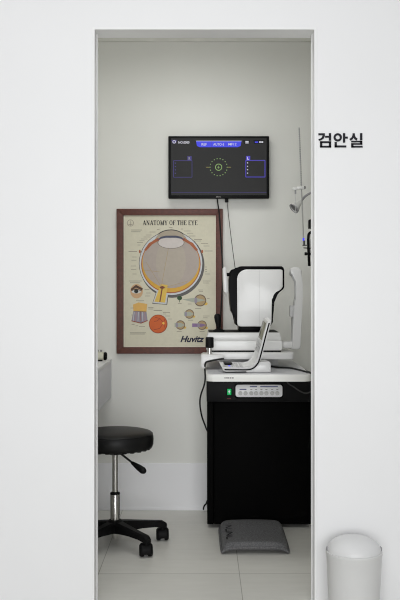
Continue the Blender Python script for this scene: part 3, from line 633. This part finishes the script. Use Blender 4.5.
# ------------------------------------------------------------------ rolling stool
SC = Vector((-0.418, 4.23, 0))
st = thing('rolling_stool', 'round black vinyl stool on chrome gas post and five castors', 'stool', SC)
mb = MB(); r = 0.181; zs0, zs1 = 0.460, 0.54
mb.lathe([(0, zs0), (r-0.02, zs0), (r-0.006, zs0+0.006), (r-0.001, zs0+0.02), (r, zs0+0.04), (r-0.001, zs0+0.06), (r-0.005, zs0+0.066), (r-0.003, zs0+0.069), (r-0.012, zs0+0.077), (r-0.035, zs0+0.083), (r-0.09, zs0+0.087), (0, zs0+0.088)], SC, n=64)
seat = mb.build('seat', M['leather'], st, smooth=50)
mb = MB()
for k in range(26):
    a = 2*PI*k/26; mb.lathe([(0, -0.002), (0.011, -0.0015), (0.014, 0.004), (0, 0.006)], SC + Vector(((r-0.022)*math.cos(a), (r-0.022)*math.sin(a), zs0)), n=8)
mb.build('seat_gathers', M['leather'], seat)
mb = MB(); mb.lathe([(0.03, zs0-0.028), (0.03, zs0-0.004), (0.07, zs0-0.003), (0.07, zs0)], SC, n=24); mb.build('seat_mount', M['darksteel'], st)
mb = MB(); mb.lathe([(0.0132, 0.24), (0.0132, zs0-0.004)], SC, n=24); mb.build('gas_post', M['steel'], st, label='slim chrome post')
mb = MB(); mb.lathe([(0.0215, 0.105), (0.0225, 0.12), (0.0225, 0.246), (0.02, 0.25)], SC, n=28); cyl = mb.build('gas_cylinder', M['steel'], st)
mb = MB(); mb.lathe([(0.0226, 0.244), (0.0230, 0.245), (0.0230, 0.250), (0.0226, 0.252), (0.016, 0.253), (0.015, 0.256)], SC, n=28); mb.build('collar', M['blackplastic'], cyl)
mb = MB(); mb.lathe([(0.012, 0.038), (0.014, 0.044), (0.014, 0.07)], SC, n=16); mb.build('post_end', M['steel'], st)
l0 = Vector((-0.40, 4.21, zs0-0.014)); l1 = W(134.5, 464.5, 4.12); l2 = W(145, 472, 4.08)
mb = MB(); mb.tube([l0, l1, l1.lerp(l2, 0.1)], 0.005, smooth=False); lv = mb.build('height_lever', M['darksteel'], st)
mb = MB(); mb.tube([l1.lerp(l2, -0.25), l1.lerp(l2, 0.0), l1.lerp(l2, 0.4), l1.lerp(l2, 0.8), l1.lerp(l2, 1.0)], [0.007, 0.010, 0.0145, 0.016, 0.009], n=14); mb.build('lever_grip', M['blackplastic'], lv)
mb = MB(); mb.lathe([(0.028, 0.064), (0.042, 0.07), (0.045, 0.09), (0.04, 0.118), (0.027, 0.126)], SC, n=28); mb.build('hub', M['blackplastic'], st)
for k in range(5):
    a = math.radians(-48.5 + 71.5*k); d = Vector((math.cos(a), math.sin(a), 0)); s = Vector((-d.y, d.x, 0))
    rows = []
    for t, zt_, zb_, w_ in ((0.02, 0.120, 0.068, 0.028), (0.06, 0.117, 0.072, 0.025), (0.13, 0.109, 0.075, 0.020), (0.20, 0.101, 0.073, 0.018), (0.238, 0.097, 0.068, 0.0185), (0.255, 0.086, 0.066, 0.014)):
        c = SC + d*t; ch = w_*0.35
        rows.append([c + s*w_ + Vector((0, 0, zb_)), c + s*w_ + Vector((0, 0, zt_-ch)), c + s*(w_-ch) + Vector((0, 0, zt_)), c - s*(w_-ch) + Vector((0, 0, zt_)), c - s*w_ + Vector((0, 0, zt_-ch)), c - s*w_ + Vector((0, 0, zb_))])
    MB().loft(rows).build('leg', M['blackplastic'], st, smooth=40)
    c = SC + d*0.238; yaw = [0.15, 0.1, 1.2, 2.0, -0.6][k]
    f = Vector((math.cos(yaw), math.sin(yaw), 0)); back = Vector((-f.y, f.x, 0)); wc = c + back*0.012 + Vector((0, 0, 0.0285))
    mb = MB(); mb.lathe([(0.009, 0.05), (0.013, 0.075)], c, n=12)
    hood = [wc + back*(0.033*math.cos(t)) + Vector((0, 0, 0.033*math.sin(t))) for t in [math.radians(-25+23*j) for j in range(11)]]
    hood += [wc + back*(-0.012) + Vector((0, 0, -0.004)), wc + back*0.012 + Vector((0, 0, -0.004))]
    mb.prism([h - f*0.027 for h in hood], f*0.054, bev=0.009, seg=3); cst = mb.build('castor', M['blackplastic'], st)
    for sg_ in (-1, 1):
        mb = MB(); mb.lathe([(0, 0), (0.026, 0), (0.0285, 0.004), (0.0285, 0.014), (0.024, 0.020), (0.008, 0.021), (0, 0.021)], wc + f*sg_*0.0095, f*sg_, 24); mb.build('wheel', M['blackplastic'], cst)

# ------------------------------------------------------------------ floating desk and the little instrument on it
XD = -0.507; dz1, dz0 = Z_(359, YB), Z_(397, YB)
mb = MB(); mb.box(-1.1, XD, 3.75, YB, dz1-0.018, dz1, bev=0.0015)
fd = mb.build('floating_desk', M['base'], origin=(-0.8, YB, dz0)); tag(fd, 'pale wall hung desk box left of the stool behind the door edge', 'desk')
mb = MB(); mb.box(-1.1, XD-0.001, 3.752, YB, dz0, dz1-0.0175, bev=0.0015); mb.build('desk_body', M['desk'], fd, label='pale lilac grey desk body')
DI = 4.79
di = thing('desk_instrument', 'small cream cylinder with black end cap lying on the floating desk', 'instrument', (X_(98, DI), DI, dz1))
c = Vector((X_(93, DI), DI, dz1+0.026))
mb = MB(); mb.lathe([(0.020, -0.06), (0.0245, -0.05), (0.0245, 0.03), (0.0235, 0.052), (0.021, 0.058)], c, (1, 0, 0), 28); mb.build('barrel', M['cream'], di)
mb = MB(); mb.lathe([(0.0205, 0.057), (0.0215, 0.06), (0.0215, 0.07), (0.016, 0.074), (0.0, 0.07)], c, (1, 0, 0), 28); mb.build('end_cap', M['blackgloss'], di)
mb = MB(); mb.box(c.x-0.05, c.x+0.05, DI-0.02, DI+0.02, dz1, dz1+0.006, bev=0.001); mb.build('cradle', M['blackplastic'], di)
mb = MB(); mb.box(c.x-0.01, c.x+0.03, DI-0.008, DI+0.008, dz1+0.048, dz1+0.06, bev=0.003); mb.lathe([(0.006, 0.0), (0.006, 0.012)], c+Vector((0.043, 0, 0.021)), n=12); mb.build('top_lever', M['midgrey'], di)

# ------------------------------------------------------------------ foot cushion on the floor
fc = thing('foot_cushion', 'grey felt cushion on the floor in front of the black cabinet', 'cushion', (X_(254, 4.28), 4.28, 0))
nu, nv = 40, 34
mb = MB(); yc0, yc1 = 4.09, 4.53
bm = mb.bm
def cpt(u, v):
    # u across, v from the viewer backwards; soft square with rounded corners
    a, b_ = 2*u-1, 2*v-1
    k = 0.022
    x = a*(1-k*abs(b_)**6)*0.154*(1+0.025*v); y = b_*(1-k*a**6)*0.5*(yc1-yc0)
    dome = max(0, 1-abs(a)**12)*max(0, 1-abs(b_)**10)
    arch = 0.022*(1-a**6)*max(0, -b_)**4                                  # front edge lifts in the middle
    return Vector((x + 0.234, y + (yc0+yc1)/2, 0.010 + arch + dome**0.5*(0.030 + 0.020*v + 0.006*(1-a*a))))
top_ = [[bm.verts.new(cpt(i/nu, j/nv)) for j in range(nv+1)] for i in range(nu+1)]
bot_ = [[(top_[i][j] if i in (0, nu) or j in (0, nv) else bm.verts.new(Vector((top_[i][j].co.x, top_[i][j].co.y, 0.001 + 0.020*(1-(2*i/nu-1)**6)*max(0, 1-2*j/nv)**4)))) for j in range(nv+1)] for i in range(nu+1)]
for i in range(nu):
    for j in range(nv):
        bm.faces.new((top_[i][j], top_[i+1][j], top_[i+1][j+1], top_[i][j+1])); bm.faces.new((bot_[i][j+1], bot_[i+1][j+1], bot_[i+1][j], bot_[i][j]))
edge = [top_[i][0].co.copy() for i in range(nu+1)] + [top_[nu][j].co.copy() for j in range(1, nv+1)] + [top_[i][nv].co.copy() for i in range(nu-1, -1, -1)] + [top_[0][j].co.copy() for j in range(nv-1, -1, -1)]
fcc = mb.build('cover', M['felt'], fc, smooth=80)
mb = MB(); mb.tube(edge, 0.006, n=8, smooth=False); mb.build('piping', M['felt'], fcc)
# stitched marks down the left side
mb = MB()
def on_top(u, v): return cpt(u, v) + Vector((0, 0, 0.002))
def ink(u0, v0, u1, v1, w_):
    p, q = on_top(u0, v0), on_top(u1, v1); n = 4
    for k in range(n):
        a, b_ = on_top(u0+(u1-u0)*k/n, v0+(v1-v0)*k/n), on_top(u0+(u1-u0)*(k+1)/n, v0+(v1-v0)*(k+1)/n)
        d = (b_-a).normalized(); s_ = Vector((-d.y, d.x, 0)).normalized()*w_/2
        mb.poly([a-s_, b_-s_, b_+s_, a+s_])
for g, vv in enumerate((0.70, 0.56, 0.42, 0.28)):
    e_ = vv - 0.10; A, B, w2 = 0.09, 0.18, 0.0075
    if g == 0: ink(A, vv, B, (vv+e_)/2, w2); ink(B, (vv+e_)/2, A, e_, w2)
    if g == 1: ink(A, vv, B, vv, w2); ink(A, e_, B, e_, w2); ink(A, vv, A, e_, w2)
    if g == 2: ink(A, vv, B, vv, w2); ink(B, vv, A, e_, w2); ink(A, e_, B, e_, w2)
    if g == 3: ink(A, vv, B, vv, w2); ink(A, vv, A, e_, w2)
mb.build('stitched_marks', M['feltink'], fcc, smooth=0, norm=False)

# ------------------------------------------------------------------ waste bin before the wall
BC = Vector((X_(354, 3.275), 3.275, 0))
bn = thing('waste_bin', 'white round bin with domed swing lid against the front wall', 'bin', BC)
rz = Z_(550.6, 3.275); rr = 28*3.275/F
mb = MB(); mb.lathe([(0.0, 0.004), (rr*0.86, 0.0), (rr*0.875, 0.006), (rr*0.985, rz-0.012), (rr, rz-0.010), (rr, rz), (rr-0.004, rz+0.001), (rr-0.006, rz-0.004), (rr*0.86, 0.012), (0, 0.012)], BC, n=64); mb.build('bin_body', M['bin'], bn, smooth=50)
mb = MB(); n = 14; rl = rr*0.955
mb.lathe([(rl, rz-0.014)] + [(rl*math.cos(PI/2*k/n)**0.9 if k < n else 0, rz+0.002+0.052*math.sin(PI/2*k/n)) for k in range(n+1)], BC, n=64); ld = mb.build('swing_lid', M['binlid'], bn, smooth=60)
for s in (-1, 1):
    mb = MB(); mb.box(BC.x+s*(rl-0.001)-0.004, BC.x+s*(rl-0.001)+0.004, BC.y-0.008, BC.y+0.008, rz-0.004, rz+0.014, bev=0.002); mb.build('lid_pivot', M['midgrey'], bn)

# ------------------------------------------------------------------ refraction stand on the right: column, phoropter and lamp
stn = thing('refraction_stand', 'slim stand beyond the right door edge with arm and bell shaped reading lamp', 'stand', (0.80, 4.5, 0))
mb = MB(); mb.lathe([(0, 0), (0.16, 0), (0.16, 0.02), (0.04, 0.03)], (0.80, 4.5, 0)); mb.lathe([(0.03, 0.02), (0.03, 2.0), (0, 2.0)], (0.80, 4.5, 0), n=20); mb.build('column', M['greyplastic'], stn)
LZ = 4.44
mb = MB(); mb.tube([W(300, 204, LZ), W(302.2, 200, LZ), W(305.6, 196, LZ), W(310.8, 193, LZ), W(318, 191, LZ), (0.80, 4.48, 1.70)], 0.0055); mb.build('lamp_arm', M['midgrey'], stn)
o_ = W(300.4, 202.6, LZ); d_ = (W(293.2, 209.2, LZ) - o_); L_ = d_.length
mb = MB(); mb.lathe([(0.009, -0.006), (0.011, 0.0), (0.014, L_*0.3), (0.022, L_*0.65), (0.026, L_), (0.023, L_-0.001), (0.016, L_*0.6), (0, L_*0.5)], o_, d_+Vector((0, -L_*0.35, 0)), 24); lh = mb.build('lamp_shade', M['rodlight'], stn)
mb = MB(); mb.lathe([(0.0275, L_-0.004), (0.0275, L_+0.002), (0.0235, L_+0.002), (0.0235, L_-0.004)], o_, d_+Vector((0, -L_*0.35, 0)), 24); mb.build('shade_rim', M['midgrey'], lh)
mb = MB(); mb.tube([(0.80, 4.5, 1.42), (0.62, 4.47, 1.42)], 0.014, smooth=False); mb.build('phoropter_arm', M['greyplastic'], stn)
PHY = 4.40
ph = thing('phoropter', 'phoropter edge with tall thin marked rod beyond the right door jamb', 'phoropter', W(306, 262, PHY))
mb = MB(); p0, p1 = W(303.6, 243, PHY), W(299.1, 127.6, PHY)
mb.tube([p0, p1], 0.0032, n=8, smooth=False); rd = mb.build('reading_rod', M['rodgrey'], ph, label='thin grey rod with small dark marks')
mb = MB()
for k in range(26):
    c = p1.lerp(p0, 0.02+0.018*k*1.05); mb.lathe([(0.0036, -0.002), (0.0042, 0), (0.0036, 0.002)], c, p1-p0, 8)
mb.build('rod_marks', M['midgrey'], rd)
mb = MB(); mb.box(X_(297, PHY), X_(304.2, PHY), PHY-0.014, PHY+0.01, Z_(189.4, PHY), Z_(186.6, PHY), bev=0.003); mb.box(X_(292.8, PHY), X_(298, PHY), PHY-0.012, PHY+0.006, Z_(190.2, PHY), Z_(187.6, PHY), bev=0.003); ch = mb.build('card_clamp', M['whiteplastic'], ph)
mb = MB(); mb.lathe([(0.007, 0), (0.007, 0.008)], W(303.8, 187.6, PHY), (1, 0, 0), 14); mb.build('clamp_screw', M['blackplastic'], ch)
mb = MB(); mb.box(X_(294.6, PHY), X_(296.2, PHY), PHY-0.008, PHY, Z_(194, PHY), Z_(189.6, PHY), bev=0.001); mb.build('clamp_jaw', M['midgrey'], ch)
mb = MB(); mb.tube([W(295.2, 193, PHY), W(295.8, 214.5, PHY)], 0.0012, n=6, smooth=False); mb.build('card_wire', M['greyplastic'], ch)
mb = MB(); mb.box(X_(302.7, PHY), X_(304.3, PHY), PHY-0.006, PHY+0.006, Z_(240.6, PHY), Z_(238, PHY), bev=0.001); mb.build('blue_glint', M['blue_glow'], ph, label='glowing blue glint on the rod')  # small glowing box stands in for a blue glint
mb = MB(); mb.box(X_(303.2, PHY), X_(305, PHY), PHY-0.01, PHY+0.01, Z_(246, PHY), Z_(240.6, PHY), bev=0.002); mb.box(X_(302.6, PHY), X_(306.6, PHY), PHY-0.012, PHY+0.012, Z_(245.8, PHY), Z_(244.8, PHY)); mb.build('rod_socket', M['darksteel'], ph)
mb = MB(); mb.tube([W(303.4, 247.9, PHY), W(314, 248.3, PHY)], 0.0028, n=8, smooth=False); mb.build('cross_bar', M['darksteel'], ph)
mb = MB(); mb.lathe([(0.008, 0), (0.008, 0.01), (0.005, 0.012), (0.005, 0.03)], W(304.6, 253.8, PHY), (1, 0, 0), 16); mb.build('side_knob', M['blackplastic'], ph)
mb = MB(); mb.tube([W(316, 231.6, PHY), W(311, 232.4, PHY), W(308.6, 235.2, PHY), W(308.4, 246, PHY), W(309.0, 260, PHY), W(309.3, 266, PHY)], 0.0068, n=12); mb.build('face_shield_tube', M['blackgloss'], ph)
mb = MB(); mb.box(X_(308.8, PHY), X_(318, PHY), PHY-0.02, PHY+0.04, Z_(228.4, PHY), Z_(219.6, PHY), bev=0.004); mb.build('top_mount', M['blackgloss'], ph)
mb = MB(); mb.prism([(x+0, PHY, z) for x, z in rrect(X_(311, PHY), Z_(262, PHY), X_(345, PHY), Z_(232, PHY), 0.05)], (0, 0.06, 0), bev=0.006); mb.build('lens_housing', M['greyplastic'], ph)

# ------------------------------------------------------------------ light
def area(name, loc, rot, sx, sy_, power, col=(1, 1, 1), spread=180):
    l = bpy.data.lights.new(name, 'AREA'); l.shape = 'RECTANGLE'; l.size = sx; l.size_y = sy_; l.energy = power; l.color = col
    l.spread = math.radians(spread)
    o = bpy.data.objects.new(name, l); COL.objects.link(o); o.location = loc; o.rotation_euler = rot; return o
area('room_ceiling_lamp', (-0.2, 3.8, CEIL-0.02), (0, 0, 0), 0.9, 0.5, 7.6, (0.985, 0.99, 0.955), 165)
area('hall_ceiling_lamp', (-0.4, 1.5, 2.95), (math.radians(8), 0, 0), 2.4, 1.2, 21, (1, 1, 1))
area('hall_fill_light', (0, -2.4, 1.25), (math.radians(90), 0, 0), 3.4, 2.0, 150, (0.98, 0.99, 1.0))  # added frontal fill behind the camera, brightens the room through the doorway
w = bpy.data.worlds.new('hall_fill'); scene.world = w; w.use_nodes = True  # even white world light added as fill for the hall
bg = w.node_tree.nodes['Background']; bg.inputs['Color'].default_value = (0.97, 0.985, 1.0, 1); bg.inputs['Strength'].default_value = 0.25

# ------------------------------------------------------------------ camera
cd = bpy.data.cameras.new('camera'); cam = bpy.data.objects.new('camera', cd); COL.objects.link(cam)
cam.location = (0, 0, EYE); cam.rotation_euler = (math.radians(90), 0, 0)
cd.sensor_fit = 'AUTO'; cd.sensor_width = 36.0; cd.lens = F / 600 * 36.0
cd.shift_x = -(VX-200)/600; cd.shift_y = -(300-VY)/600
cd.clip_start = 0.05
scene.camera = cam
scene.view_settings.view_transform = 'Standard'; scene.view_settings.look = 'None'
scene.view_settings.gamma = 1.0; scene.view_settings.use_curve_mapping = False
scene.view_settings.exposure = 0.0
scene.cycles.filter_width = 1.1
scene.cycles.max_bounces = 10; scene.cycles.diffuse_bounces = 6; scene.cycles.use_denoising = True
